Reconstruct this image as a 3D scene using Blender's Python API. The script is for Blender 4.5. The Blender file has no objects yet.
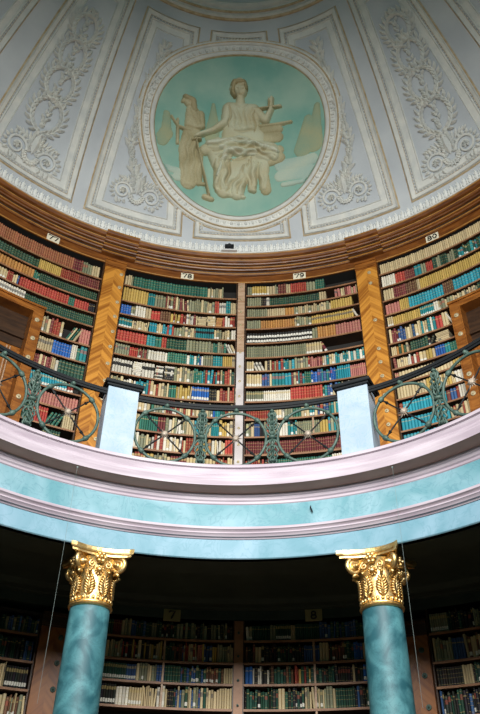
import bpy, math, random
import numpy as np
from mathutils import Matrix, Vector
random.seed(7)
SC = bpy.context.scene
COL = SC.collection
R_ = math.radians
sin, cos, pi = math.sin, math.cos, math.pi

# ------------------------------------------------------------------ camera
TH, ROLL, FPX = .647, .019, 720.7
F = Vector((0, cos(TH), sin(TH))); X0 = Vector((1, 0, 0)); U0 = X0.cross(F)
CX = X0 * cos(ROLL) + U0 * sin(ROLL); CU = -X0 * sin(ROLL) + U0 * cos(ROLL)
CP = Vector((.156, -4.218, 1.6))
cam = bpy.data.cameras.new('camera'); co = bpy.data.objects.new('camera', cam); COL.objects.link(co)
m = Matrix.Identity(4)
for i in range(3):
    m[i][0] = CX[i]; m[i][1] = CU[i]; m[i][2] = -F[i]; m[i][3] = CP[i]
co.matrix_world = m
cam.sensor_fit = 'HORIZONTAL'; cam.sensor_width = 36; cam.lens = FPX / 480 * 36; cam.clip_end = 200
SC.camera = co

def proj(p):
    d = Vector(p) - CP; z = d.dot(F)
    return 240 + FPX * d.dot(CX) / z, 357 - FPX * d.dot(CU) / z

# ------------------------------------------------------------------ light
w = bpy.data.worlds.new('world'); SC.world = w; w.use_nodes = True
bg = w.node_tree.nodes['Background']; bg.inputs[0].default_value = (.33, .75, .62, 1); bg.inputs[1].default_value = .10
def area(name, loc, target, sx, sy, power, col):
    l = bpy.data.lights.new(name, 'AREA'); l.shape = 'RECTANGLE'; l.size = sx; l.size_y = sy
    l.energy = power; l.color = col; l.spread = R_(110)
    o = bpy.data.objects.new(name, l); COL.objects.link(o); o.location = loc
    o.rotation_euler = (Vector(target) - Vector(loc)).to_track_quat('-Z', 'Y').to_euler()
    return o
area('window_daylight_middle', (0.3, -5.9, 8.1), (0.2, 3, 5.9), 2.6, 2.6, 520, (1, .985, .95))
area('window_daylight_left', (-3.6, -4.9, 8.1), (1, 3, 5.9), 1.6, 2.6, 105, (1, .985, .95))
area('window_daylight_right', (4.0, -4.7, 8.1), (-1, 3, 5.9), 1.6, 2.6, 105, (1, .985, .95))
SC.view_settings.view_transform = 'Standard'; SC.view_settings.look = 'None'
SC.view_settings.exposure = 0.0; SC.view_settings.gamma = 1; SC.view_settings.use_curve_mapping = False

# ------------------------------------------------------------------ materials
def nodes(name):
    mt = bpy.data.materials.new(name); mt.use_nodes = True; nt = mt.node_tree
    return mt, nt, nt.nodes['Principled BSDF']
def mat(name, c1, c2=None, rough=.6, metal=0, scale=3, detail=6, bump=0, bscale=None, stretch=None, lo=.35, hi=.65, dist=0, spec=.5):
    mt, nt, b = nodes(name); N = nt.nodes.new; L = nt.links.new
    b.inputs['Roughness'].default_value = rough; b.inputs['Metallic'].default_value = metal
    b.inputs['Specular IOR Level'].default_value = spec
    b.inputs['Base Color'].default_value = (*c1, 1)
    tc = N('ShaderNodeTexCoord'); mp = N('ShaderNodeMapping'); L(tc.outputs['Object'], mp.inputs[0])
    if stretch: mp.inputs['Scale'].default_value = stretch
    if c2:
        n = N('ShaderNodeTexNoise'); n.inputs['Scale'].default_value = scale; n.inputs['Detail'].default_value = detail
        n.inputs['Distortion'].default_value = dist
        L(mp.outputs[0], n.inputs[0]); r = N('ShaderNodeValToRGB')
        r.color_ramp.elements[0].position = lo; r.color_ramp.elements[0].color = (*c1, 1)
        r.color_ramp.elements[1].position = hi; r.color_ramp.elements[1].color = (*c2, 1)
        L(n.outputs[0], r.inputs[0]); L(r.outputs[0], b.inputs['Base Color'])
    if bump:
        n2 = N('ShaderNodeTexNoise'); n2.inputs['Scale'].default_value = bscale or scale * 4; n2.inputs['Detail'].default_value = 4
        L(mp.outputs[0], n2.inputs[0]); bp = N('ShaderNodeBump'); bp.inputs['Strength'].default_value = bump
        bp.inputs['Distance'].default_value = .02
        L(n2.outputs[0], bp.inputs['Height']); L(bp.outputs[0], b.inputs['Normal'])
    return mt
def attr_mat(name, rough=.55, spec=.3):
    mt, nt, b = nodes(name); a = nt.nodes.new('ShaderNodeAttribute'); a.attribute_name = 'Col'
    nt.links.new(a.outputs['Color'], b.inputs['Base Color']); b.inputs['Roughness'].default_value = rough
    b.inputs['Specular IOR Level'].default_value = spec
    return mt
def marble(name, c1, c2, vein, rough=.3, scale=1.6):
    mt, nt, b = nodes(name); N = nt.nodes.new; L = nt.links.new
    tc = N('ShaderNodeTexCoord'); n = N('ShaderNodeTexNoise'); n.inputs['Scale'].default_value = scale; n.inputs['Detail'].default_value = 9
    n.inputs['Distortion'].default_value = 1.2; L(tc.outputs['Object'], n.inputs[0])
    r = N('ShaderNodeValToRGB'); e = r.color_ramp.elements; e[0].position = .36; e[0].color = (*c1, 1); e[1].position = .64; e[1].color = (*c2, 1)
    L(n.outputs[0], r.inputs[0])
    n2 = N('ShaderNodeTexNoise'); n2.inputs['Scale'].default_value = scale * 2.3; n2.inputs['Detail'].default_value = 8
    n2.inputs['Distortion'].default_value = 2.5; L(tc.outputs['Object'], n2.inputs[0])
    v = N('ShaderNodeValToRGB'); e = v.color_ramp.elements; e[0].position = .47; e[0].color = (0, 0, 0, 1); e[1].position = .53; e[1].color = (0, 0, 0, 1)
    q = v.color_ramp.elements.new(.5); q.color = (.4, .4, .4, 1)
    L(n2.outputs[0], v.inputs[0])
    mx = N('ShaderNodeMix'); mx.data_type = 'RGBA'; L(v.outputs[0], mx.inputs[0]); L(r.outputs[0], mx.inputs[6]); mx.inputs[7].default_value = (*vein, 1)
    L(mx.outputs[2], b.inputs['Base Color']); b.inputs['Roughness'].default_value = rough
    return mt
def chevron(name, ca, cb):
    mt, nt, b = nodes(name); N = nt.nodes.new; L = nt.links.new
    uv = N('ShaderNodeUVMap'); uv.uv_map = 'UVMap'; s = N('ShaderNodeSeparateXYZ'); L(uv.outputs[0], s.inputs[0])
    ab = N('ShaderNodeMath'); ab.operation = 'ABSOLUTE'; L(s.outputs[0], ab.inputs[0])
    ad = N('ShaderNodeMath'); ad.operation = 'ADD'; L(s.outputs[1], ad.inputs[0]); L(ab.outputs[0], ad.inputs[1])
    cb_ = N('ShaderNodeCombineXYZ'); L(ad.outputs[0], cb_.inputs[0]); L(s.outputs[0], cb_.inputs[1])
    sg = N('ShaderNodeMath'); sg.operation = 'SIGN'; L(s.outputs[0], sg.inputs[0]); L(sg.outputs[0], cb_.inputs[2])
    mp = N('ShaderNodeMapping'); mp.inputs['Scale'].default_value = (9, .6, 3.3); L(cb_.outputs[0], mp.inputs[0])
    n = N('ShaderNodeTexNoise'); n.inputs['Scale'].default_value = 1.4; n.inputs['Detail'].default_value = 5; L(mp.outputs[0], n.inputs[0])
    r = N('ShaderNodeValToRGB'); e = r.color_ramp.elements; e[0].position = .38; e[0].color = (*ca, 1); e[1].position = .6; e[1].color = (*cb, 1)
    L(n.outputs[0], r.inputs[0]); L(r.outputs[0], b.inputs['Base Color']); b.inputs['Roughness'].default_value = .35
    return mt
M = dict(
 plaster=mat('grey white plaster', (.52, .56, .60), (.62, .66, .69), .8, scale=1.2, bump=.15, bscale=30),
 stucco=mat('pale stucco', (.66, .68, .66), (.78, .78, .73), .75, scale=5),
 gilt_line=mat('dull gilt stucco line', (.50, .36, .20), (.66, .54, .36), .6, scale=9),
 cornice=mat('white acanthus stucco', (.80, .82, .80), (.92, .93, .90), .8, scale=6),
 pink=mat('lilac pink marble', (.37, .305, .36), (.52, .455, .51), .6, scale=1.3, stretch=(1, 1, 12)),
 soffit=mat('brown pink soffit', (.42, .235, .19), (.50, .30, .24), .6, scale=2),  # cornice pink with shade and warm floor bounce put into the colour
 frieze=marble('turquoise marble', (.10, .28, .33), (.25, .42, .49), (.06, .20, .26), .6),
 fascia=marble('light blue marble', (.13, .30, .38), (.245, .405, .51), (.09, .25, .32), .6),
 post=marble('pale blue marble', (.28, .38, .47), (.38, .46, .55), (.17, .34, .42), .5, 2.2),
 column=marble('teal marble', (.022, .115, .145), (.10, .30, .34), (.015, .09, .12), .5, scale=3.6),
 gold=mat('gold leaf', (.72, .46, .15), (.88, .67, .34), .42, 1, scale=20, bump=.15),
 iron=mat('verdigris painted iron', (.024, .060, .050), (.075, .125, .10), .55, scale=14),
 black=mat('near black iron', (.008, .010, .012), None, .6, spec=.25),
 entab=mat('red brown veneer', (.115, .034, .007), (.26, .088, .016), .38, scale=3, stretch=(1, 1, 7), dist=.6),
 wood=mat('orange brown veneer', (.19, .060, .010), (.37, .135, .024), .35, scale=3, stretch=(1, 1, 7), dist=.6),
 wood_line=mat('golden light veneer', (.40, .17, .035), (.52, .26, .06), .35, scale=6),
 wood_dark=mat('dark brown wood', (.030, .014, .007), (.065, .03, .013), .45, scale=3, stretch=(1, 1, 8)),
 shelf=mat('brown shelf wood', (.22, .10, .045), (.36, .18, .09), .5, scale=5),
 case=mat('very dark case back', (.016, .014, .012), None, .8),
 stile=mat('pale pine strip', (.36, .21, .12), (.52, .36, .24), .5, scale=4, stretch=(1, 1, 5)),
 white_stile=mat('off white painted strip', (.50, .45, .44), (.62, .58, .58), .5, scale=5),
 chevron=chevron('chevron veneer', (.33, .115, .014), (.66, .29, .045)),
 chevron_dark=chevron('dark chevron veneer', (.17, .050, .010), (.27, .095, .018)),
 brass=mat('pale brass', (.48, .40, .24), (.60, .52, .34), .45, .3, scale=20),
 shaded_plate=mat('shaded enamel plate', (.30, .27, .12), None, .6),  # darker copy of the cream plate, shade under the gallery put into its colour
 plate=mat('cream enamel plate', (.86, .80, .62), None, .5),
 ink=mat('black numerals', (.015, .015, .015), None, .5),
 floor=mat('brown wood floor', (.26, .14, .08), (.34, .20, .11), .45, scale=2, stretch=(1, 6, 1)),
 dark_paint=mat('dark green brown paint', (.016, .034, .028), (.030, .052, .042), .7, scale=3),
 wall=mat('dull plaster wall', (.10, .08, .06), (.14, .11, .08), .8, scale=2),
 star=mat('dull pinkish gilt', (.36, .30, .24), (.50, .42, .34), .5, .2, scale=20),
 wire=mat('pale thin wire', (.22, .27, .26), None, .5),
 white=mat('white metal', (.8, .8, .78), None, .5),
 book=attr_mat('book bindings'),
 paint=attr_mat('relief paint', .8, .2),
)

# ------------------------------------------------------------------ mesh builder
class MB:
    def __init__(s): s.v = []; s.f = []; s.c = []; s.uv = None
    def add(s, vs, fs, col=None):
        n = len(s.v); s.v += [tuple(p) for p in vs]; s.f += [tuple(i + n for i in f) for f in fs]
        if col is not None: s.c += (col if isinstance(col, list) else [col] * len(fs))
    def grid(s, rows, closed=False, col=None):          # rows: list of equal-length point lists
        n = len(rows[0]); vs = [p for r in rows for p in r]; fs = []
        for i in range(len(rows) - 1):
            for j in range(n if closed else n - 1):
                k = (j + 1) % n
                fs.append((i * n + j, i * n + k, (i + 1) * n + k, (i + 1) * n + j))
        s.add(vs, fs, col)
    def rev(s, prof, p0, p1, n, cx=0, cy=0):             # profile (r,z) turned about the z axis; azimuth from +y
        rows = []
        for i in range(n + 1):
            a = R_(p0 + (p1 - p0) * i / n)
            rows.append([(cx + r * sin(a), cy + r * cos(a), z) for r, z in prof])
        s.grid(rows)
    def arcbox(s, r0, r1, z0, z1, p0, p1, n=None):       # solid curved box
        n = n or max(1, int(abs(p1 - p0) / 1.5)); rows = []
        for i in range(n + 1):
            a = R_(p0 + (p1 - p0) * i / n); S, C_ = sin(a), cos(a)
            rows.append([(r0 * S, r0 * C_, z0), (r0 * S, r0 * C_, z1), (r1 * S, r1 * C_, z1), (r1 * S, r1 * C_, z0)])
        b = len(s.v); s.grid(rows, True)
        s.f += [(b + 3, b + 2, b + 1, b), (b + 4 * n, b + 4 * n + 1, b + 4 * n + 2, b + 4 * n + 3)]
    def tube(s, pts, r, k=6, closed=False, radii=None, col=None):
        pts = [Vector(p) for p in pts]; n = len(pts); rows = []; up = None
        for i, p in enumerate(pts):
            a = pts[(i - 1) % n] if (closed or i > 0) else p
            b = pts[(i + 1) % n] if (closed or i < n - 1) else p
            t = (b - a).normalized()
            if up is None: up = Vector((0, 0, 1)) if abs(t.z) < .9 else Vector((1, 0, 0))
            x = t.cross(up).normalized(); up = x.cross(t).normalized()
            rr = radii[i] if radii else r
            rows.append([p + x * rr * cos(2 * pi * j / k) + up * rr * sin(2 * pi * j / k) for j in range(k)])
        if closed: rows.append(rows[0])
        b0 = len(s.v); s.grid(rows, True, col)
        if not closed:
            s.f += [tuple(b0 + j for j in reversed(range(k))), tuple(b0 + (n - 1) * k + j for j in range(k))]
            if col is not None: s.c += [col, col]
    def box(s, o, ax, ay, az, x0, x1, y0, y1, z0, z1, bev=0):
        P = lambda x, y, z: Vector(o) + ax * x + ay * y + az * z
        if bev:
            rows = []
            for z, e in ((z0, bev), (z0 + bev, 0), (z1 - bev, 0), (z1, bev)):
                rows.append([P(x0 + e + bev * 0, y0 + e, z), P(x1 - e, y0 + e, z), P(x1 - e, y1 - e, z), P(x0 + e, y1 - e, z)])
            b = len(s.v); s.grid(rows, True); s.f += [(b + 3, b + 2, b + 1, b), (b + 12, b + 13, b + 14, b + 15)]
        else:
            vs = [P(x, y, z) for z in (z0, z1) for x, y in ((x0, y0), (x1, y0), (x1, y1), (x0, y1))]
            s.add(vs, [(3, 2, 1, 0), (4, 5, 6, 7), (0, 1, 5, 4), (1, 2, 6, 5), (2, 3, 7, 6), (3, 0, 4, 7)])
    def ball(s, c, r, nu=8, nv=5, sc=(1, 1, 1), basis=None):
        X, Y, Z = basis or (Vector((1, 0, 0)), Vector((0, 1, 0)), Vector((0, 0, 1))); rows = []
        for i in range(nv + 1):
            t = pi * i / nv
            rows.append([Vector(c) + X * (r * sc[0] * sin(t) * cos(2 * pi * j / nu)) + Y * (r * sc[1] * sin(t) * sin(2 * pi * j / nu)) + Z * (r * sc[2] * cos(t)) for j in range(nu)])
        s.grid(rows, True)
    def clip(s):
        keep = []
        for f in s.f:
            c = Vector((0, 0, 0))
            for i in f: c += Vector(s.v[i])
            c /= len(f); v = float(np.interp(c.z, ZT, VT)); p = math.degrees(math.atan2(c.x, c.y))
            if math.hypot(R_(p - PCM) * rad(v), v - VCM) > 1.88: keep.append(f)
        s.f = keep
    def build(s, name, mt, parent=None, smooth=False, autos=False):
        me = bpy.data.meshes.new(name); me.from_pydata([tuple(p) for p in s.v], [], s.f); me.materials.append(mt)
        if s.c:
            at = me.attributes.new('Col', 'FLOAT_COLOR', 'CORNER'); buf = []
            for f, c in zip(s.f, s.c): buf += [c[0], c[1], c[2], 1.] * len(f)
            at.data.foreach_set('color', buf)
        if s.uv:
            ul = me.uv_layers.new(name='UVMap')
            for l in me.loops: ul.data[l.index].uv = s.uv[l.vertex_index]
        if smooth: me.polygons.foreach_set('use_smooth', [True] * len(me.polygons))
        me.update()
        o = bpy.data.objects.new(name, me); COL.objects.link(o)
        if autos:
            try: me.set_sharp_from_angle(angle=R_(35))
            except Exception: pass
        if parent is not None: o.parent = parent; o.matrix_parent_inverse = Matrix.Translation(-parent.location)
        return o
def tag(o, label=None, cat=None, group=None, kind=None):
    if label: o['label'] = label
    if cat: o['category'] = cat
    if group: o['group'] = group
    if kind: o['kind'] = kind
    return o
def empty(name, loc, label, cat, group=None):
    o = bpy.data.objects.new(name, None); COL.objects.link(o); o.location = loc; o.empty_display_size = .1
    bpy.context.view_layer.update()
    return tag(o, label, cat, group)
def cyl(phi, r, z): a = R_(phi); return Vector((r * sin(a), r * cos(a), z))
def axes(phi):                                         # right, inward, up at an azimuth
    a = R_(phi); return Vector((cos(a), -sin(a), 0)), Vector((-sin(a), -cos(a), 0)), Vector((0, 0, 1))
def part(name, mt, parent, fn, clip=False, **k):
    b = MB(); fn(b)
    if clip: b.clip()
    return b.build(name, mt, parent, **k)
def struct(name, mt, fn, label=None, **k):
    b = MB(); fn(b); o = b.build(name, mt, **k); return tag(o, label, None, None, 'structure')

A0, A1 = -112, 115
# ------------------------------------------------------------------ room shell
struct('floor', M['floor'], lambda b: b.arcbox(.02, 6.6, -.1, 0, A0, A1, 90), 'brown wooden floor of the round hall')
struct('wall_lower', M['wall'], lambda b: b.arcbox(6.22, 6.5, 0, 5.3, A0, A1, 90), 'round wall behind the lower bookcases')
struct('wall_upper', M['wall'], lambda b: b.arcbox(6.22, 6.5, 5.3, 11.5, A0, A1, 90), 'round wall behind the gallery bookcases')
struct('floor_gallery', M['wood_dark'], lambda b: b.arcbox(3.62, 6.21, 5.05, 5.2, A0, A1, 90), 'gallery floor behind the railing')
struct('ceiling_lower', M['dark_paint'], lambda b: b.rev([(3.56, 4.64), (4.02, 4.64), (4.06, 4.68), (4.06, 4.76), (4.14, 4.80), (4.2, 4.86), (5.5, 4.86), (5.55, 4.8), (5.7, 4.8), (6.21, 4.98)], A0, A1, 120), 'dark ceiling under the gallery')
struct('trim_1', M['pink'], lambda b: b.rev([(3.62, 5.70), (3.315, 5.70), (3.30, 5.69), (3.30, 5.655), (3.325, 5.645), (3.335, 5.62), (3.34, 5.585), (3.325, 5.565), (3.325, 5.55), (3.31, 5.545), (3.31, 5.525), (3.30, 5.52), (3.295, 5.50), (3.29, 5.495), (3.29, 5.42)], A0, A1, 150), 'lilac pink gallery cornice', smooth=True, autos=True)
struct('trim_2', M['soffit'], lambda b: b.rev([(3.29, 5.42), (3.31, 5.415), (3.475, 5.40)], A0, A1, 150), 'brown underside of the pink cornice')
struct('trim_3', M['pink'], lambda b: b.rev([(3.475, 5.40), (3.475, 5.37), (3.49, 5.36), (3.495, 5.33), (3.51, 5.315), (3.51, 5.29), (3.52, 5.28)], A0, A1, 150), 'pink bed moulding under the cornice', smooth=True, autos=True)
struct('wall_gallery', M['frieze'], lambda b: b.rev([(3.52, 5.28), (3.52, 4.985)], A0, A1, 150), 'turquoise marble gallery frieze', smooth=True)
struct('trim_4', M['pink'], lambda b: b.rev([(3.52, 4.985), (3.455, 4.985), (3.45, 4.975), (3.45, 4.955), (3.47, 4.945), (3.48, 4.93), (3.475, 4.915), (3.49, 4.905), (3.50, 4.885), (3.52, 4.88), (3.53, 4.865), (3.54, 4.865)], A0, A1, 150), 'pink moulding between the blue marble bands', smooth=True, autos=True)
struct('wall_fascia', M['fascia'], lambda b: b.rev([(3.54, 4.865), (3.54, 4.65), (3.55, 4.64), (3.62, 4.64)], A0, A1, 150), 'light blue marble band above the columns', smooth=True, autos=True)

# dome: profile and arc length table
def prof(z):
    t = (z - 11.446) / (15.48 - 11.446)
    return 5.58 - 2.48 * t + .8 * t * (1 - t)
ZT = [11.446 + (15.48 - 11.446) * i / 200 for i in range(201)]; VT = [0.]
for i in range(200): VT.append(VT[-1] + math.hypot(ZT[i + 1] - ZT[i], prof(ZT[i + 1]) - prof(ZT[i])))
VL = VT[-1]
def v2z(v): return float(np.interp(v, VT, ZT))
def z2v(z): return float(np.interp(z, ZT, VT))
def D(phi, v, off=0):
    z = v2z(v); r = prof(z); e = .01; dr = (prof(z + e) - prof(z - e)) / (2 * e); l = math.hypot(1, dr)
    rr = r - off / l; zz = z + off * dr / l
    return cyl(phi, rr, zz)
def rad(v): return prof(v2z(v))
def DL(pc, vc, x, y, off=0):                            # local metres about a point of the dome
    return D(pc + math.degrees(x / rad(vc + y)), vc + y, off)
def dome_mesh(b):
    rows = [[D(A0 + (A1 - A0) * i / 150, VL * j / 24) for j in range(25)] for i in range(151)]; b.grid(rows)
struct('ceiling', M['plaster'], dome_mesh, 'pale grey domed plaster ceiling with panels', smooth=True)
struct('ceiling_cap', M['plaster'], lambda b: b.rev([(2.86, 15.66), (2.8, 15.8), (1.5, 16.6), (.02, 16.9)], A0, A1, 90), 'inner cap of the dome above the ring', smooth=True)
struct('trim_5', M['stucco'], lambda b: b.rev([(3.12, 15.47), (3.08, 15.44), (3.03, 15.45), (3.02, 15.50), (2.97, 15.52), (2.96, 15.57), (2.90, 15.58), (2.86, 15.62), (2.86, 15.7)], A0, A1, 120), 'moulded ring round the top of the dome', smooth=True, autos=True)
struct('trim_6', M['gilt_line'], lambda b: (b.rev([(3.135, 15.44), (3.11, 15.415), (3.07, 15.425), (3.07, 15.45)], A0, A1, 120), b.rev([(3.0, 15.50), (2.985, 15.485), (2.965, 15.50), (2.965, 15.53)], A0, A1, 120)), 'dull gilt lines of the dome ring', smooth=True)

# wooden entablature
EP = [(5.87, 10.96), (5.85, 10.96), (5.85, 11.13), (5.82, 11.135), (5.81, 11.16), (5.80, 11.165), (5.80, 11.20), (5.76, 11.205), (5.75, 11.225), (5.72, 11.24), (5.72, 11.285), (5.69, 11.29), (5.68, 11.31), (5.65, 11.32), (5.63, 11.345), (5.63, 11.375), (5.59, 11.39), (5.565, 11.42), (5.555, 11.446), (5.62, 11.46)]
struct('trim_7', M['entab'], lambda b: b.rev(EP, A0, A1, 150), 'orange brown wooden entablature above the bookcases')
def gold_lines(b):
    for r, z in ((5.852, 10.975), (5.81, 11.155), (5.725, 11.245), (5.635, 11.35), (5.56, 11.435)):
        b.rev([(r, z + .013), (r - .012, z + .009), (r - .012, z - .004), (r, z - .008)], A0, A1, 150)
struct('trim_8', M['wood_line'], gold_lines, 'light veneer fillets along the wooden entablature', smooth=True)
def dark_bands(b):
    for (r, z0, z1) in ((5.797, 11.168, 11.198), (5.717, 11.252, 11.283), (5.627, 11.347, 11.373)):
        b.rev([(r, z1), (r - .003, z1), (r - .003, z0), (r, z0)], A0, A1, 150)
struct('trim_9', M['wood_dark'], dark_bands, 'dark inlaid bands of the wooden entablature', smooth=True)
for nme, (p0, p1) in (('trim_10', (-24.9, -18.6)), ('trim_11', (21.9, 28.2))):
    def res(b, p0=p0, p1=p1):
        dr = -.07
        pr = [(r + dr, z) for r, z in EP if z > 11.12]; pr = [(5.9, 11.12)] + pr + [(5.72, 11.47)]
        b.rev(pr, p0, p1, 8)
        for p in (p0, p1):
            n = len(b.v); b.v += [tuple(cyl(p, r, z)) for r, z in pr] + [tuple(cyl(p, 5.95, z)) for r, z in pr]
            k = len(pr); b.f += [(n + i, n + i + 1, n + k + i + 1, n + k + i) for i in range(k - 1)]
    o = struct(nme, M['entab'], res, 'entablature block breaking forward over the %s pilaster' % ('left' if p0 < 0 else 'right'))
    def res2(b, p0=p0, p1=p1):
        for r, z in ((5.742, 11.15), (5.655, 11.245), (5.565, 11.35), (5.492, 11.43)):
            b.rev([(r, z + .012), (r - .01, z + .008), (r - .01, z - .004), (r, z - .008)], p0 - .1, p1 + .1, 6)
    part('fillet', M['wood_line'], o, res2)
    def res3(b, p0=p0, p1=p1):
        for (r, z0, z1) in ((5.727, 11.17, 11.198), (5.647, 11.255, 11.283)):
            b.rev([(r, z1), (r - .004, z1), (r - .004, z0), (r, z0)], p0, p1, 6)
    part('dark_band', M['wood_dark'], o, res3)

# white acanthus cornice at the foot of the dome
def acanthus(b):
    b.rev([(5.60, 11.45), (5.53, 11.447), (5.525, 11.47), (5.545, 11.50), (5.55, 11.66), (5.57, 11.70)], A0, A1, 150)
    p = -62.
    while p < 64:
        for dx, w_, h_ in ((0, .42, 1), (.62, .22, .72)):
            q = p + dx; base = cyl(q, 5.527, 11.452); rt, inn, up = axes(q)
            hw = R_(w_) * 5.52; H = .20 * h_
            P = lambda x, z, o: base + rt * x + up * z + inn * o
            vs = [P(0, 0, .012), P(-hw * .6, .02, .008), P(-hw, H * .35, .018), P(-hw * .75, H * .55, .010), P(-hw * .8, H * .7, .03), P(-hw * .3, H * .9, .02), P(0, H, .055), P(hw * .3, H * .9, .02), P(hw * .8, H * .7, .03), P(hw * .75, H * .55, .01), P(hw, H * .35, .018), P(hw * .6, .02, .008), P(0, H * .5, .035)]
            b.add(vs, [(i, (i + 1) % 12, 12) for i in range(12)])
        p += 1.24
struct('trim_12', M['cornice'], acanthus, 'white acanthus leaf cornice at the foot of the dome')

# ------------------------------------------------------------------ dome panels
PCM, VCM = .88, z2v(13.57)
def frame_strip(b, edge, d0, d1, h0, h1, hm=None):
    # edge(d) -> closed list of dome (phi, v) inset by d; strip with raised middle
    a = edge(d0); c = edge((d0 + d1) / 2); e = edge(d1)
    rows = [[D(p, v, h0) for p, v in a], [D(p, v, hm if hm is not None else (h0 + h1) / 2) for p, v in c], [D(p, v, h1) for p, v in e]]
    b.grid(rows, True)
def trap(pb0, pb1, v0, pt0, pt1, v1):
    def edge(d):
        out = []; a = v0 + d; c = v1 - d
        def L(v): t = (v - v0) / (v1 - v0); return pb0 + (pt0 - pb0) * t + math.degrees(d / rad(v))
        def Rr(v): t = (v - v0) / (v1 - v0); return pb1 + (pt1 - pb1) * t - math.degrees(d / rad(v))
        for i in range(14): t = i / 14; out.append((L(a) + (Rr(a) - L(a)) * t, a))
        for i in range(14): t = i / 14; v = a + (c - a) * t; out.append((Rr(v), v))
        for i in range(14): t = i / 14; out.append((Rr(c) + (L(c) - Rr(c)) * t, c))
        for i in range(14): t = i / 14; v = c + (a - c) * t; out.append((L(v), v))
        return out
    return edge
def beads(b, pts, spacing, r, h):
    # little raised beads along a closed loop of dome points
    P = [D(p, v, h) for p, v in pts]; n = len(P); acc = 0
    for i in range(n):
        a, c = P[i], P[(i + 1) % n]; l = (c - a).length
        while acc < l:
            q = a + (c - a) * (acc / l)
            inn = Vector((-q.x, -q.y, -2)).normalized(); t = (c - a).normalized(); s_ = t.cross(inn).normalized()
            b.add([q + t * r, q + s_ * r, q - t * r, q - s_ * r, q + inn * r], [(0, 1, 4), (1, 2, 4), (2, 3, 4), (3, 0, 4)])
            acc += spacing
        acc -= l
def panel(label, e, inner=True):
    t = empty('plaster_coffer', D(*e(.3)[0]), label, 'ceiling panel', 'moulded panels of the dome')
    part('outer_moulding', M['stucco'], t, lambda b: (frame_strip(b, e, 0, .045, 0, .03, .05), frame_strip(b, e, .045, .10, .03, .012, .022), frame_strip(b, e, .13, .17, .012, 0, .035)), smooth=False, clip=True)
    part('bead_row', M['stucco'], t, lambda b: beads(b, e(.115), .062, .021, .014), clip=True)
    part('gilt_line', M['gilt_line'], t, lambda b: (frame_strip(b, e, -.018, .006, 0, .03, .022), frame_strip(b, e, .098, .106, .016, .02, .026)), clip=True)
    if inner: part('inner_moulding', M['stucco'], t, lambda b: (frame_strip(b, e, .27, .30, 0, 0, .022), frame_strip(b, e, .17, .27, .004, .004, .004)), clip=True)
    return t
zb, zt = z2v(11.71), z2v(15.26)
e_nl = trap(-30.3, -10.75, zb, -31.9, -13.35, zt); e_nr = trap(14.1, 33.3, zb, 13.9, 34.2, zt)
e_bl = trap(-52.5, -33.0, zb, -53.6, -36.5, zt); e_br = trap(35.95, 55.5, zb, 38.75, 56.2, zt)
e_c = trap(-8.2, 11.3, zb, -9.15, 9.66, zt)
panel('narrow garlanded dome panel left of the painted roundel', e_nl)
panel('narrow garlanded dome panel right of the painted roundel', e_nr)
panel('wide dome panel with wreath garland at far left', e_bl)
panel('wide dome panel with wreath garland at far right', e_br)
panel('plain dome panel lying behind the painted roundel', e_c, False)
panel('plain dome panel beyond the left garland panel, cut by the edge', trap(-76, -57.6, zb, -76, -59, zt))
panel('plain dome panel beyond the right garland panel, cut by the edge', trap(60.5, 79, zb, 61.5, 79, zt))

# ornaments
def leaf(b, pc, vc, x, y, ang, ln, wd, h=.04):
    c, s = cos(ang), sin(ang)
    Q = lambda u, t, o: DL(pc, vc, x + u * c - t * s, y + u * s + t * c, o * 1.5)
    b.add([Q(0, 0, .008), Q(ln * .35, wd / 2, .01), Q(ln * .75, wd * .36, .014), Q(ln, 0, h * .5), Q(ln * .75, -wd * .36, .014), Q(ln * .35, -wd / 2, .01), Q(ln * .45, 0, h)],
          [(0, 6, 1), (1, 6, 2), (2, 6, 3), (3, 6, 4), (4, 6, 5), (5, 6, 0)])
def dtube(b, pc, vc, pts, r, off=.015, k=6, taper=None):
    P = [DL(pc, vc, x, y, off) for x, y in pts]
    rr = [r * (1 + (taper - 1) * i / (len(P) - 1)) for i in range(len(P))] if taper else None
    b.tube(P, r, k, radii=rr)
def wreath(b, pc, vc, x, y, rx, ry, n=16):
    pts = [(x + rx * cos(2 * pi * i / 24), y + ry * sin(2 * pi * i / 24)) for i in range(25)]
    dtube(b, pc, vc, pts, .012, .012)
    for side in (-1, 1):
        for i in range(n):
            t = -pi / 2 + side * (i + .5) / n * pi
            px, py = x + rx * cos(t), y + ry * sin(t); tg = math.atan2(side * ry * cos(t), -side * rx * sin(t))
            for k_ in (-1, 1): leaf(b, pc, vc, px, py, tg + k_ * .62, .165, .07, .06)
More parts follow.
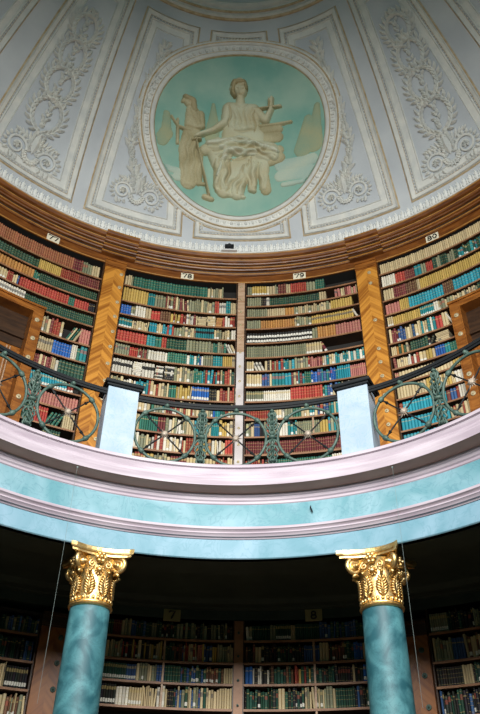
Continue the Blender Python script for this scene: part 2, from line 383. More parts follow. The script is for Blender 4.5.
def base_orn(t, pc, vc, s):
    # two scrolls, a shell hanging between and a tall acanthus above
    for side in (-1, 1):
        def scroll(b, side=side):
            pts = []
            for i in range(40):
                a = i / 39 * 3.6 * pi; r = .19 * (1 - i / 39 * .86)
                pts.append((side * (.30 - r * cos(a)) * s, (-.05 + r * sin(a)) * s))
            dtube(b, pc, vc, pts, .026 * s, .02, taper=.5)
            for i in range(14):
                a = -pi * .6 + i / 13 * pi * 1.55
                leaf(b, pc, vc, side * (.30 + .17 * cos(a)) * s, (-.05 + .17 * sin(a)) * s, (a if side > 0 else pi - a) , .11 * s, .07 * s, .04)
            for i in range(5):
                leaf(b, pc, vc, side * (.12 + .055 * i) * s, (.14 + .015 * i) * s, pi / 2 - side * (.3 + .2 * i), (.20 - .02 * i) * s, .06 * s, .04)
            for i in range(6):
                a = i / 6 * 2 * pi; leaf(b, pc, vc, side * .30 * s, -.05 * s, a, .075 * s, .045 * s, .05)
            leaf(b, pc, vc, side * .40 * s, -.22 * s, -pi / 2 - side * .2, .13 * s, .09 * s, .045)
        part('scroll', M['stucco'], t, scroll)
    def shell(b):
        for i in range(9):
            a = -pi + i / 8 * pi
            leaf(b, pc, vc, .05 * cos(a) * s, (-.10 + .05 * sin(a)) * s, a, .14 * s, .055 * s, .05)
        pts = [(.115 * cos(-pi + i / 12 * pi) * s, (-.07 + .125 * sin(-pi + i / 12 * pi)) * s) for i in range(13)]
        dtube(b, pc, vc, pts, .026 * s, .03)
        for i in range(13): 
            x, y = pts[i]; c = DL(pc, vc, x * 1.35, y * 1.3 + .015, .03); b.ball(c, .026 * s, 6, 4)
    part('shell', M['stucco'], t, shell)
    def acan(b):
        leaf(b, pc, vc, 0, -.06 * s, pi / 2, .44 * s, .16 * s, .07)
        for i in range(7):
            for sd in (-1, 1): leaf(b, pc, vc, sd * .055 * s, (.02 + .05 * i) * s, pi / 2 - sd * (1.0 - .09 * i), .12 * s, .05 * s, .05)
    part('acanthus_leaf', M['stucco'], t, acan)
def garland_big(label, phis, zs):
    pc, vc = phis[0], z2v(zs[0])
    t = empty('stucco_garland', D(pc, vc), label, 'plaster ornament', 'leaf garlands of the dome panels')
    base_orn(t, pc, vc, 1.0)
    L = z2v(15.2) - vc
    def loc(y):                                        # axis drift along the panel
        f_ = min(1, y / L); p = phis[0] + (phis[1] - phis[0]) * f_
        return R_(p - pc) * rad(vc + y)
    y = .40
    for k_ in range(4):
        ry = .36 - .02 * k_; rx = .30 - .02 * k_
        def wr(b, y=y, rx=rx, ry=ry): wreath(b, pc, vc, loc(y + ry), y + ry, rx, ry, 10)
        part('wreath', M['stucco'], t, wr)
        y += 2 * ry - .05
    def stem(b):
        n = 30
        for i in range(n):
            yy = .30 + (y - .15) * i / n; x = loc(yy) + .02 * sin(yy * 9)
            for sd in (-1, 1): leaf(b, pc, vc, x, yy, pi / 2 - sd * (.55 + .4 * sin(i * 1.9)), .12, .07, .055)
            if i % 5 == 0: b.ball(DL(pc, vc, x, yy, .03), .028, 6, 4)
    part('leaf_stem', M['stucco'], t, stem)
    return t
garland_big('wreath garland on the far left dome panel', (-43.2, -46.4), (12.15, 14.8))
garland_big('wreath garland on the far right dome panel', (45.9, 48.9), (12.15, 14.8))
def garland_nar(label, pc, zc, path):
    vc = z2v(zc)
    t = empty('stucco_garland', D(pc, vc), label, 'plaster ornament', 'leaf garlands of the dome panels')
    base_orn(t, pc, vc, .92)
    pts = [(R_(p - pc) * rad(z2v(z)), z2v(z) - vc) for p, z in path]
    # resample
    S = [0.]
    for a, c in zip(pts, pts[1:]): S.append(S[-1] + math.dist(a, c))
    n = int(S[-1] / .055)
    def spray(b):
        for i in range(n):
            s_ = S[-1] * i / n; x = np.interp(s_, S, [p[0] for p in pts]); y = np.interp(s_, S, [p[1] for p in pts])
            x2 = np.interp(s_ + .05, S, [p[0] for p in pts]); y2 = np.interp(s_ + .05, S, [p[1] for p in pts]); a = math.atan2(y2 - y, x2 - x) if i < n - 1 else pi / 2
            g = .11 + .05 * sin(i * .55)
            for sd in (-1, 1): leaf(b, pc, vc, x, y, a - sd * (.75 + .25 * sin(i * 2.1)), g * 1.2, .085, .06)
            if i % 3 == 0:
                for q in range(5): b.ball(DL(pc, vc, x + .035 * cos(q * 1.26 + i), y + .035 * sin(q * 1.26 + i), .03), .02, 5, 4)
    part('leaf_spray', M['stucco'], t, spray, clip=True)
    return t
garland_nar('curving leaf garland left of the painted roundel', -21.0, 12.30, [(-21.4, 12.5), (-23.2, 12.76), (-24.9, 13.08), (-25.0, 13.5), (-24.6, 14.1), (-23.6, 14.55), (-22.6, 14.9)])
garland_nar('curving leaf garland right of the painted roundel', 23.6, 12.32, [(24.0, 12.55), (25.6, 12.77), (27.0, 13.1), (27.0, 13.5), (26.4, 14.1), (25.5, 14.55), (25.0, 14.92)])

# painted roundel
def DR(x, y, off=0): return DL(PCM, VCM, x * 1.085, y * 1.04, off)
t = empty('painted_roundel', DR(0, 0), 'large round painted relief of a seated robed woman in the dome', 'roundel')
def ringstrip(b, r0, r1, h0, h1, hm, n=96):
    rows = []
    for r, h in ((r0, h0), ((r0 + r1) / 2, hm), (r1, h1)):
        rows.append([DR(r * cos(2 * pi * i / n), r * sin(2 * pi * i / n), h) for i in range(n)])
    b.grid(rows, True)
part('frame', M['stucco'], t, lambda b: (ringstrip(b, 1.555, 1.62, .02, .075, .07), ringstrip(b, 1.62, 1.65, .075, .04, .075), ringstrip(b, 1.65, 1.76, .035, .035, .03), ringstrip(b, 1.76, 1.80, .04, .08, .085), ringstrip(b, 1.82, 1.875, .06, 0, .06)), smooth=True)
part('gilt_ring', M['gilt_line'], t, lambda b: (ringstrip(b, 1.552, 1.572, .02, .065, .05), ringstrip(b, 1.645, 1.66, .055, .035, .06), ringstrip(b, 1.795, 1.825, .08, .06, .095), ringstrip(b, 1.87, 1.89, .02, 0, .02)))
def eggs(b):
    n = 84
    for i in range(n):
        a = 2 * pi * i / n; c = DR(1.705 * cos(a), 1.705 * sin(a), .035)
        c2 = DR(1.74 * cos(a), 1.74 * sin(a), .035); X = (c2 - c).normalized(); Z = Vector((-c.x, -c.y, -2.4)).normalized(); Y = Z.cross(X).normalized()
        b.ball(c, .045, 6, 4, (1.0, .75, .8), (X, Y, Z))
        a += pi / n; c = DR(1.705 * cos(a), 1.705 * sin(a), .035); b.ball(c, .02, 5, 3, (1.8, .7, .9), (X, Y, Z))
part('egg_moulding', M['stucco'], t, eggs)
part('rope_moulding', M['stucco'], t, lambda b: [b.ball(DR(1.845 * cos(2 * pi * i / 200), 1.845 * sin(2 * pi * i / 200), .045), .022, 5, 3) for i in range(200)])

# relief: heights from tapered strokes, in a sketch frame of 480 x 560 about the roundel
def rel_xy(zx, zy): return ((180 + zx / 4) - 240.6) * .0189, (139.5 - (70 + zy / 4)) * .0201
NG = 250; gx = np.linspace(-1.57, 1.57, NG); GX, GY = np.meshgrid(gx, gx)
def strokes(lst, base=None):
    H = np.zeros_like(GX) if base is None else base.copy()
    for (x0, y0, r0, x1, y1, r1, h) in lst:
        ax, ay = rel_xy(x0, y0); bx, by = rel_xy(x1, y1); ra, rb = r0 * .0049, r1 * .0049
        dx, dy = bx - ax, by - ay; l2 = dx * dx + dy * dy + 1e-9
        tt = np.clip(((GX - ax) * dx + (GY - ay) * dy) / l2, 0, 1)
        d = np.hypot(GX - ax - tt * dx, GY - ay - tt * dy) / (ra + (rb - ra) * tt)
        hh = h * np.sqrt(np.clip(1 - d * d, 0, 1)); H = np.maximum(H, hh)
    return H
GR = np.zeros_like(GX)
def folds(H, lst):                                     # ridges (+) and grooves (-) on an existing surface
    global GR
    G = np.zeros_like(H); WX = GX + .022 * np.sin(GY * 17 + 2 * np.sin(GX * 6)); WY = GY + .018 * np.sin(GX * 15 + 1.3)
    for (x0, y0, x1, y1, r, a) in lst:
        ax, ay = rel_xy(x0, y0); bx, by = rel_xy(x1, y1); dx, dy = bx - ax, by - ay; l2 = dx * dx + dy * dy + 1e-9
        t0 = ((WX - ax) * dx + (WY - ay) * dy) / l2; tt = np.clip(t0, 0, 1)
        r_ = r * .0049 * (.45 + .9 * np.sin(np.clip(tt, .05, .95) * pi))
        d = np.hypot(WX - ax - tt * dx, WY - ay - tt * dy) / r_
        G += a * np.clip(1 - d * d, 0, 1) ** 1.5
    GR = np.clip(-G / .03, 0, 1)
    return np.where(H > 0.004, np.maximum(H + G, .004), 0)
rng = np.random.RandomState(3)
def relief(name, H, ca, cb, thr=.006, groove=False):
    k = H > thr; idx = -np.ones(H.shape, int); b = MB(); cnt = 0
    keep = (k[:-1, :-1] | k[1:, :-1] | k[:-1, 1:] | k[1:, 1:]) & (np.hypot(GX, GY)[:-1, :-1] < 1.54)
    ii, jj = np.nonzero(keep)
    def vid(i, j):
        nonlocal cnt
        if idx[i, j] < 0:
            idx[i, j] = cnt; cnt += 1; b.v.append(tuple(DR(GX[i, j], GY[i, j], .016 + (1.5 * H[i, j] if k[i, j] else -.012))))
        return idx[i, j]
    for i, j in zip(ii, jj):
        b.f.append((vid(i, j), vid(i, j + 1), vid(i + 1, j + 1), vid(i + 1, j)))
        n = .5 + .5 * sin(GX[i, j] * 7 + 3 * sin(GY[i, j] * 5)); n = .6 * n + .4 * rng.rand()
        gv = .5 * float(GR[i, j]) if groove else 0  # brown shading painted into the colour of the fold grooves
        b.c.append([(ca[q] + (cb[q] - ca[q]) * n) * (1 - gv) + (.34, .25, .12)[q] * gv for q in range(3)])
    return b.build(name, M['paint'], t, smooth=True)
def back(b):
    k = 60; rows = []
    for j in range(0, 25):
        r = 1.565 * j / 24; rows.append([DR(r * cos(2 * pi * i / k), r * sin(2 * pi * i / k), .018) for i in range(k)])
    b.grid(rows, True)
part('painted_ground', mat('teal painted ground', (.20, .44, .37), (.36, .55, .45), .85, scale=1.3, detail=8), t, back, smooth=True)
CR, OL = (.56, .52, .34), (.40, .36, .21); CW = (.60, .62, .46)
ped = strokes([(330, 260, 14, 395, 260, 14, .05), (330, 290, 20, 390, 290, 20, .045), (335, 340, 20, 392, 340, 20, .045), (340, 380, 22, 395, 370, 22, .045), (290, 243, 9, 440, 240, 6, .065), (330, 400, 20, 345, 490, 20, .04)])
relief('stone_seat', ped, OL, CR)
for l_ in ([(400, 400, 24, 520, 395, 24, .02), (400, 440, 24, 520, 440, 24, .02), (410, 475, 10, 530, 470, 10, .028)], [(0, 452, 10, 60, 440, 10, .02), (-60, 430, 14, 20, 436, 14, .02), (-70, 470, 12, 10, 462, 12, .02)]):
    relief('low_wall', strokes(l_), (.40, .56, .50), (.56, .64, .52))
for l_ in ([(-40, 300, 22, -40, 230, 14, .022), (-58, 330, 26, -40, 300, 26, .02)], [(140, 250, 26, 140, 160, 7, .022), (135, 290, 28, 140, 240, 26, .02)], [(485, 350, 34, 505, 240, 16, .024), (530, 340, 34, 540, 200, 12, .022)]):
    relief('distant_tree', strokes(l_), (.30, .42, .30), (.44, .46, .28))
st = strokes([(45, 165, 22, 50, 160, 20, .07), (30, 155, 10, 20, 170, 6, .05), (60, 200, 26, 62, 250, 32, .065), (62, 250, 30, 45, 350, 36, .06), (45, 350, 36, 48, 470, 30, .045), (85, 350, 18, 85, 455, 16, .04),
   (92, 205, 14, 98, 250, 12, .075), (98, 250, 12, 50, 275, 9, .075), (50, 275, 8, 5, 268, 6, .07), (40, 480, 11, 60, 485, 8, .05), (85, 470, 11, 110, 472, 7, .045), (5, 268, 5, -22, 235, 5, .05), (3, 240, 5, 3, 330, 7, .045)])
st = folds(st, [(40 + 9 * i, 290, 22 + 14 * i, 465, 4.5, .014 * (1 if i % 2 else -.8)) for i in range(6)] + [(35, 262, 88, 264, 5, -.02), (50, 190, 75, 250, 4, -.012), (62, 185, 90, 235, 4, .01), (30, 168, 45, 172, 3, -.01)])
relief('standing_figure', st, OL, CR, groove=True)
sf = strokes([(240, 95, 30, 245, 108, 24, .115), (215, 95, 14, 225, 75, 14, .10), (240, 72, 20, 258, 84, 13, .105), (243, 130, 15, 243, 150, 18, .08),
   (205, 175, 30, 292, 178, 26, .085), (218, 200, 40, 285, 205, 38, .095), (225, 240, 40, 285, 245, 38, .09), (225, 275, 50, 300, 285, 40, .09),
   (195, 172, 20, 188, 225, 19, .105), (188, 225, 18, 140, 262, 13, .11), (140, 262, 13, 82, 288, 9, .11), (84, 288, 11, 70, 298, 8, .115),
   (303, 182, 19, 342, 222, 16, .10), (342, 222, 15, 362, 185, 11, .105), (362, 185, 10, 365, 140, 8, .10), (357, 150, 5, 365, 140, 8, .1),
   (150, 330, 40, 250, 310, 40, .11), (260, 320, 42, 355, 345, 40, .12), (130, 330, 28, 120, 340, 20, .09), (355, 345, 36, 378, 365, 20, .10),
   (150, 340, 34, 170, 400, 30, .10), (175, 380, 34, 165, 470, 22, .085), (205, 400, 40, 185, 490, 30, .075), (250, 400, 44, 235, 500, 26, .075), (290, 370, 34, 292, 480, 16, .08), (330, 370, 30, 335, 480, 15, .06),
   (165, 490, 15, 200, 505, 12, .07), (210, 505, 12, 260, 515, 8, .05), (288, 485, 12, 300, 492, 9, .07), (110, 340, 22, 160, 300, 16, .08)])
fl = []
for i in range(7): fl.append((118 + 10 * i, 330 + 9 * i, 260 + 18 * i, 292 + 7 * i, 6, .020 * (1 if i % 2 else -1)))      # cloth over the lap
for i in range(5): fl.append((250 + 12 * i, 300 + 6 * i, 385 - 4 * i, 330 + 14 * i, 6, .020 * (1 if i % 2 else -1)))
for i in range(5): fl.append((150 + 12 * i, 375 + 4 * i, 135 + 16 * i, 490, 7, .024 * (1 if i % 2 else -1)))
for i in range(5): fl.append((290 - 8 * i, 370 + 6 * i, 190 + 20 * i, 500 + 2 * i, 8, .026 * (1 if i % 2 else -1)))       # skirt swept back from the knees
for i in range(4): fl.append((282 + 14 * i, 385, 285 + 16 * i, 480, 6, .022 * (1 if i % 2 else -1)))
for i in range(7): fl.append((207 + 13 * i, 168 + 3 * abs(i - 3), 226 + 9 * i, 250, 5, .014 * (1 if i % 2 else -1)))
fl += [(205, 168, 200, 250, 5, -.03), (298, 190, 300, 270, 5, -.03), (222, 155, 245, 172, 5, -.012), (272, 155, 246, 172, 5, -.012), (222, 262, 300, 264, 6, -.022), (215, 250, 300, 252, 6, .012),
       (233, 100, 238, 101, 4, -.02), (251, 101, 256, 100, 4, -.02), (244, 96, 245, 112, 4, .02), (238, 120, 251, 120, 3, -.02), (222, 84, 262, 86, 5, -.022), (214, 100, 220, 124, 5, .016), (262, 100, 262, 120, 5, .01),
       (190, 345, 160, 470, 8, .03), (172, 350, 146, 460, 5, -.025), (215, 352, 190, 480, 6, -.03), (210, 300, 378, 372, 6, -.024), (150, 305, 250, 290, 5, -.02)]
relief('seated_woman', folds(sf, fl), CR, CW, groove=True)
relief('hair', strokes([(218, 82, 13, 214, 108, 10, .125), (222, 74, 14, 255, 74, 12, .125), (262, 80, 8, 266, 100, 6, .118), (214, 112, 8, 222, 126, 6, .11)]), (.34, .29, .16), (.44, .38, .22))
relief('hood', strokes([(32, 152, 12, 58, 160, 16, .085), (60, 165, 14, 66, 195, 14, .08)]), (.36, .31, .18), (.46, .40, .24))
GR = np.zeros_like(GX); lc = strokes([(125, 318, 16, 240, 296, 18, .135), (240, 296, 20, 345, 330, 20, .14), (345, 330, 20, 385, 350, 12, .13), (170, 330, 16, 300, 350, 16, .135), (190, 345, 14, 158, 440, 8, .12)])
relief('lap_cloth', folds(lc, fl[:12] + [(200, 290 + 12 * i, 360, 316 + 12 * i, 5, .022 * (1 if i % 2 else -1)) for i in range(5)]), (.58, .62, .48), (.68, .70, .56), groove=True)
relief('sword', strokes([(72, 300, 4, 128, 515, 5, .13), (60, 312, 4, 92, 305, 4, .13), (112, 520, 12, 138, 528, 10, .06)]), OL, CR)
relief('balance_scale', strokes([(300, 178, 3, 402, 176, 3, .11), (353, 140, 2.5, 353, 176, 2.5, .11)]), OL, CR)

# ------------------------------------------------------------------ wooden bookcases
def rosette(parent, phi, z, r, rr=.034, mt='brass'):
    c = cyl(phi, r, z); rt, inn, up = axes(phi); b = MB()
    n = 14; rows = []
    for q, h in ((1, 0), (1, .012), (.8, .018), (.55, .008), (.42, .012), (.3, .03), (0.02, .034)):
        rows.append([c + rt * rr * q * cos(2 * pi * i / n) + up * rr * q * sin(2 * pi * i / n) + inn * h for i in range(n)])
    b.grid(rows, True)
    return b.build('rosette', M[mt], parent, smooth=True)
DIG = {'7': [[(0, 1), (1, 1), (.38, 0)], [(0, 1), (0, .82)]], '8': [[(.5 + .36 * cos(i * pi / 8 + pi / 2), .74 + .25 * sin(i * pi / 8 + pi / 2)) for i in range(17)], [(.5 + .45 * cos(i * pi / 8 + pi / 2), .27 + .26 * sin(i * pi / 8 + pi / 2)) for i in range(17)]],
       '9': [[(.5 + .42 * cos(i * pi / 8), .70 + .29 * sin(i * pi / 8)) for i in range(17)], [(.92, .7), (.86, .3), (.5, 0), (.12, .12)]], '0': [[(.5 + .42 * cos(i * pi / 8), .5 + .5 * sin(i * pi / 8)) for i in range(17)]]}
def number_plate(parent, phi, r, z, txt, W, H, plm='plate'):
    c = cyl(phi, r, z); rt, inn, up = axes(phi)
    b = MB(); b.box(c, rt, inn, up, -W / 2, W / 2, 0, .014, -H / 2, H / 2, .004); pl = b.build('number_plate', M[plm], parent)
    b = MB(); n = len(txt); dw = W * .80 / 2 * .8; dh = H * .62
    for i, ch in enumerate(txt):
        x0 = -(n * dw + (n - 1) * W * .08) / 2 + i * (dw + W * .08)
        for st_ in DIG[ch]: b.tube([c + rt * (x0 + x * dw) + up * (-dh / 2 + y * dh) + inn * .017 for x, y in st_], H * .075, 5)
    b.build('numerals', M['ink'], pl)
    return pl

def bookcase(label, p0, p1, z0, z1, shelves, group, cut=None, dividers=(), rs=5.85, shm='shelf'):
    t = empty('bookcase', cyl((p0 + p1) / 2, rs, z0), label, 'bookcase', group)
    part('back_panel', M['case'], t, lambda b: b.arcbox(6.12, 6.2, z0, z1, p0, p1))
    part('top_panel', M['case'], t, lambda b: b.arcbox(rs + .02, 6.12, z1, z1 + .03, p0, p1))
    for p in (p0 + .12, p1 - .12): part('side_panel', M['wood_dark'], t, lambda b: b.arcbox(rs + .02, 6.12, z0, z1, p - .1, p + .1, 1))
    for z in shelves:
        q0, q1 = p0 + .15, p1 - .15
        if cut and z < cut[1]:
            if cut[0] < 0: q0 = cut[0]
            else: q1 = cut[0]
        sh = part('shelf', M['wood_dark'], t, lambda b: b.arcbox(rs + .012, 6.12, z - .024, z, q0, q1))
        part('front_edge', M[shm], sh, lambda b: b.arcbox(rs, rs + .012, z - .026, z + .002, q0, q1))
    for (p, za, zb_) in dividers: part('divider', M['stile'], t, lambda b: b.arcbox(rs + .005, 6.1, za, zb_, p - .12, p + .12, 1))
    return t
S77 = [10.54, 10.26, 10.0, 9.72, 9.425, 9.00, 8.64, 8.28, 8.0, 7.68, 7.34, 7.04]
S78 = [10.57, 10.19, 9.88, 9.59, 9.28, 8.99, 8.61, 8.27, 7.95, 7.59, 7.26, 6.95]
S79 = [10.65, 10.38, 10.12, 9.84, 9.51, 9.19, 8.90, 8.57, 8.27, 7.92, 7.59, 7.26, 6.95]
S80 = [10.65, 10.33, 10.01, 9.69, 9.425, 9.06, 8.80, 8.54, 8.25, 7.95, 7.67, 7.37, 7.08]
UG = 'curved bookcases of the gallery'; DZ = 9.40
b77 = bookcase('gallery bookcase numbered 77, left of the left chevron pilaster', -50, -23.75, 6.6, 10.96, S77, UG, (-32.3, DZ))
b78 = bookcase('gallery bookcase numbered 78, left of the pale centre strip', -20.0, .85, 6.6, 10.96, S78, UG, None, ())
b79 = bookcase('gallery bookcase numbered 79, right of the pale centre strip', 2.3, 22.75, 6.6, 10.96, S79, UG, None, ((13.4, 7.59, 7.9),))
b80 = bookcase('gallery bookcase numbered 80, right of the right chevron pilaster', 26.6, 52, 6.6, 10.96, S80, UG, (37.7, DZ))
for o, p, tx in ((b77, -33.64, '77'), (b78, -8.6, '78'), (b79, 12.35, '79'), (b80, 37.09, '80')):
    number_plate(o, p, 5.85, 11.045, tx, .235, .15)

def pilaster(label, p0, p1, z0, z1, studs, mt='chevron', r=5.80, side=0):
    pc = (p0 + p1) / 2; t = empty('pilaster', cyl(pc, r, z0), label, 'pilaster', 'veneered pilasters')
    b = MB(); b.arcbox(r, 6.14, z0, z1, p0, p1, 6)
    b.uv = [(((math.degrees(math.atan2(v[0], v[1])) - pc) * .1013), v[2]) for v in b.v]; b.build('shaft', M[mt], t)
    def cap(b):
        for (dr, za, zb_) in ((.012, z1 - .02, z1), (.03, z1, z1 + .06), (.015, z1 + .06, z1 + .12), (.04, z1 + .12, z1 + .16)):
            b.arcbox(r - dr, 6.1, za, zb_, p0 - .1, p1 + .1, 6)
    part('capital', M['wood'] if mt == 'chevron' else M['wood_dark'], t, cap)
    for z in studs: rosette(t, p0 + (p1 - p0) * .5 + side, z, r, .034, 'brass' if mt == 'chevron' else 'iron')
    return t
pilaster('chevron veneered pilaster between bookcases 77 and 78', -23.7, -20.05, 6.0, 10.86, [10.72, 10.40, 10.05, 9.72, 9.38, 9.05, 8.7, 8.35, 8.0, 7.62, 7.25], side=1.25)
pilaster('chevron veneered pilaster between bookcases 79 and 80', 22.8, 26.55, 6.0, 10.86, [10.72, 10.46, 9.6, 8.98, 8.70, 8.42, 8.05, 7.75, 7.5, 7.1], side=.5)
st_ = empty('shelf_post', cyl(1.6, 5.83, 6.0), 'pale upright strip with round studs between bookcases 78 and 79', 'upright')
part('lower_strip', M['white_stile'], st_, lambda b: b.arcbox(5.83, 6.1, 6.0, 9.30, .95, 2.2, 1)); part('upper_strip', M['stile'], st_, lambda b: b.arcbox(5.83, 6.1, 9.30, 10.94, .95, 2.2, 1))
for i in range(13): rosette(st_, 1.55, 10.84 - i * .31, 5.83, .022)

# door cases standing in bookcases 77 and 80
def doorcase(nm, label, pj, sg):
    t = tag(part_root(nm, cyl(pj, 5.8, 5.2)), label, None, None, 'structure')
    po = pj; pi_ = pj + sg * 1.75; far = pj + sg * 22
    lo, hi = min(po, pi_), max(po, pi_)
    part('jamb', M['wood'], t, lambda b: (b.arcbox(5.76, 6.1, 5.2, 9.26, lo, hi, 2), b.arcbox(5.745, 5.77, 5.2, 9.26, lo, lo + .22, 1), b.arcbox(5.745, 5.77, 5.2, 9.26, hi - .22, hi, 1)))
    part('header', M['wood'], t, lambda b: (b.arcbox(5.76, 6.1, 9.26, 9.36, min(po, far), max(po, far)), b.arcbox(5.73, 6.1, 9.36, 9.40, min(po, far) - .2, max(po, far) + .2)))
    part('dark_lintel', M['wood_dark'], t, lambda b: (b.arcbox(5.98, 6.05, 8.62, 9.26, min(pi_, far), max(pi_, far)), b.arcbox(5.93, 5.99, 8.78, 8.84, min(pi_, far), max(pi_, far))))
    def leafm(b):
        b.arcbox(6.0, 6.08, 5.2, 8.62, min(pi_, far), max(pi_, far))
        for q in (.6, 3.4):
            b.arcbox(5.965, 6.0, 5.2, 8.56, min(pi_ + sg * q, pi_ + sg * (q + .9)), max(pi_ + sg * q, pi_ + sg * (q + .9)), 1)
        b.arcbox(5.965, 6.0, 7.5, 7.7, min(pi_ + sg * .6, far), max(pi_ + sg * .6, far))
    lf = part('door_leaf', M['wood'], t, leafm)
    part('pale_beading', M['stile'], lf, lambda b: [b.arcbox(5.945, 5.975, 5.2, 8.56, pi_ + sg * q - .1, pi_ + sg * q + .1, 1) for q in (1.7, 2.2, 4.5)])
    for z in (9.1, 8.72, 8.34, 7.95, 7.6): rosette(t, (po + pi_) / 2, z, 5.76, .04)
def part_root(nm, loc):
    o = bpy.data.objects.new(nm, None); COL.objects.link(o); o.location = loc; bpy.context.view_layer.update(); return o
doorcase('door_1', 'wooden doorway with round studs set into bookcase 77', -32.4, -1)
doorcase('door_2', 'wooden doorway set into bookcase 80', 37.7, 1)

# lower storey
LG = 'dark bookcases under the gallery'
SM = [4.41, 4.125, 3.86, 3.56, 3.2, 2.8]; SL_ = [4.30, 3.97, 3.64, 3.3, 2.9]; SR_ = [4.37, 4.02, 3.73, 3.4, 3.0]
l7 = bookcase('dark bookcase under plate 7, between the columns at left', -20.0, 1.55, 2.0, 4.68, SM, LG, None, ((-7.6, 3.56, 4.39),), shm='shelf')
l8 = bookcase('dark bookcase beneath the right small plate, between the columns', 2.6, 22.75, 2.0, 4.68, SM, LG, None, ((11.9, 3.2, 4.39),), shm='shelf')
bookcase('dark bookcase left of the left column', -50, -23.75, 2.0, 4.55, SL_, LG)
bookcase('dark bookcase right of the right column', 26.6, 52, 2.0, 4.68, SR_, LG)
struct('wall_plinth', M['wood_dark'], lambda b: b.arcbox(5.8, 6.2, 0, 2.0, A0, A1, 80), 'dark wooden cupboards below the lower bookcases')
sp = empty('shelf_post', cyl(2.0, 5.83, 2.0), 'reddish upright strip between the two dark lower bookcases', 'upright')
part('strip', M['shelf'], sp, lambda b: b.arcbox(5.83, 6.1, 2.0, 4.66, 1.5, 2.65, 1))
for z in (4.5, 4.2, 3.9, 3.6): rosette(sp, 2.05, z, 5.83, .016, 'iron')
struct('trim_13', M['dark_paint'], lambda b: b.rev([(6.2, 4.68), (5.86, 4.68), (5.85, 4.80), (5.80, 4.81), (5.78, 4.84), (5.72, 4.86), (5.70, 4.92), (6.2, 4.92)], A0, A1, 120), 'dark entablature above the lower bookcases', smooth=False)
number_plate(l7, -6.95, 5.85, 4.715, '7', .23, .16, 'shaded_plate'); number_plate(l8, 12.1, 5.85, 4.725, '8', .23, .16, 'shaded_plate')
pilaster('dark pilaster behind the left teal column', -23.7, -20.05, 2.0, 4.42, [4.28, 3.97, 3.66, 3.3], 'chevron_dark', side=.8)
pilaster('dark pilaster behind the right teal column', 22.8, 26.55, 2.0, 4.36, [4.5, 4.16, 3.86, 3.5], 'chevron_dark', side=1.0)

# ------------------------------------------------------------------ books
PAL = {'c': ((0.58, 0.47, 0.28), 'cream'), 'w': ((0.7, 0.66, 0.56), 'white'), 't': ((0.03, 0.24, 0.26), 'teal'), 'G': ((0.04, 0.17, 0.125), 'green'), 'g': ((0.03, 0.085, 0.06), 'dark green'),
       's': ((0.25, 0.26, 0.17), 'sage'), 'r': ((0.3, 0.055, 0.04), 'red'), 'R': ((0.46, 0.07, 0.055), 'bright red'), 'o': ((0.48, 0.23, 0.07), 'tan'), 'y': ((0.52, 0.36, 0.1), 'ochre'),
       'n': ((.16, .08, .05), 'brown'), 'k': ((.03, .03, .03), 'black'), 'm': ((.19, .05, .05), 'maroon'), 'p': ((0.48, 0.19, 0.16), 'pink'), 'B': ((0.03, 0.13, 0.42), 'blue'), 'b': ((.05, .11, .26), 'navy blue'),
       'T': ((0.03, 0.3, 0.38), 'turquoise'), 'e': ((0.34, 0.13, 0.07), 'russet')}
GILT = (.62, .48, .20); PAPER = (.66, .60, .46)
ALL = []
def book_geo(base, rt, inn, up, w_, h_, d_, col, style, lean=0):
    """vertices, faces and face colours of one upright book; base is the middle of the spine foot"""
    if lean: 
        c, s = cos(lean), sin(lean); rt, up = rt * c + up * s, up * c - rt * s
    xs = [(-.5, d_), (-.5, .018), (-.34, .005), (0, 0), (.34, .005), (.5, .018), (.5, d_)]
    if style == 'gilt': lv = [0, .10, .125, .42, .44, .62, .64, .86, .885, 1]; cc = [0, 1, 0, 1, 0, 1, 0, 1, 0]
    elif style == 'label': lv = [0, .12, .14, .58, .80, .90, .915, 1]; cc = [0, 1, 0, 2, 0, 1, 0]
    elif style == 'check': lv = [0, .18, .38, .58, .78, 1]; cc = [4, 3, 4, 3, 4]
    elif style == 'wlabel': lv = [0, .12, .30, .72, .88, 1]; cc = [0, 3, 0, 1, 0]
    elif style == 'two': lv = [0, .55, .78, 1]; cc = [0, 4, 0]
    else: lv = [0, .75, .80, 1]; cc = [0, 1, 0]
    C_ = [col, tuple(.45 * a + .55 * q for a, q in zip(col, GILT)), tuple(min(1, .25 * a + .1) if sum(col) > .7 else .5 * q + .5 * a for a, q in zip(col, (.5, .12, .08))), (.78, .76, .68), (.03, .03, .03)]
    vs = []; fs = []; fc = []
    for l in lv:
        for x, y in xs: vs.append(base + rt * (x * w_) - inn * y + up * (l * h_))
    n = 7
    for i in range(len(lv) - 1):
        for j in range(6):
            fs.append((i * n + j, i * n + j + 1, (i + 1) * n + j + 1, (i + 1) * n + j)); fc.append(C_[cc[i]] if 0 < j < 5 else col)
        fs.append((i * n + 6, i * n, (i + 1) * n, (i + 1) * n + 6)); fc.append(PAPER)
    fs.append(tuple(reversed(range(n)))); fc.append(tuple(.5 * a + .3 * q for a, q in zip(col, PAPER)))
    fs.append(tuple((len(lv) - 1) * n + j for j in range(n))); fc.append(PAPER)
    return vs, fs, fc
ORD = 'first second third fourth fifth sixth seventh eighth ninth tenth eleventh twelfth thirteenth fourteenth fifteenth sixteenth seventeenth eighteenth nineteenth'.split()
def ordn(n):
    if n <= 19: return ORD[n - 1]
    tens = {2: 'twent', 3: 'thirt', 4: 'fort', 5: 'fift', 6: 'sixt', 7: 'sevent', 8: 'eight'}[n // 10]
    return tens + 'ieth' if n % 10 == 0 else tens + 'y-' + ORD[n % 10 - 1]
STY = ['gilt', 'gilt', 'label', 'plain', 'wlabel', 'plain']
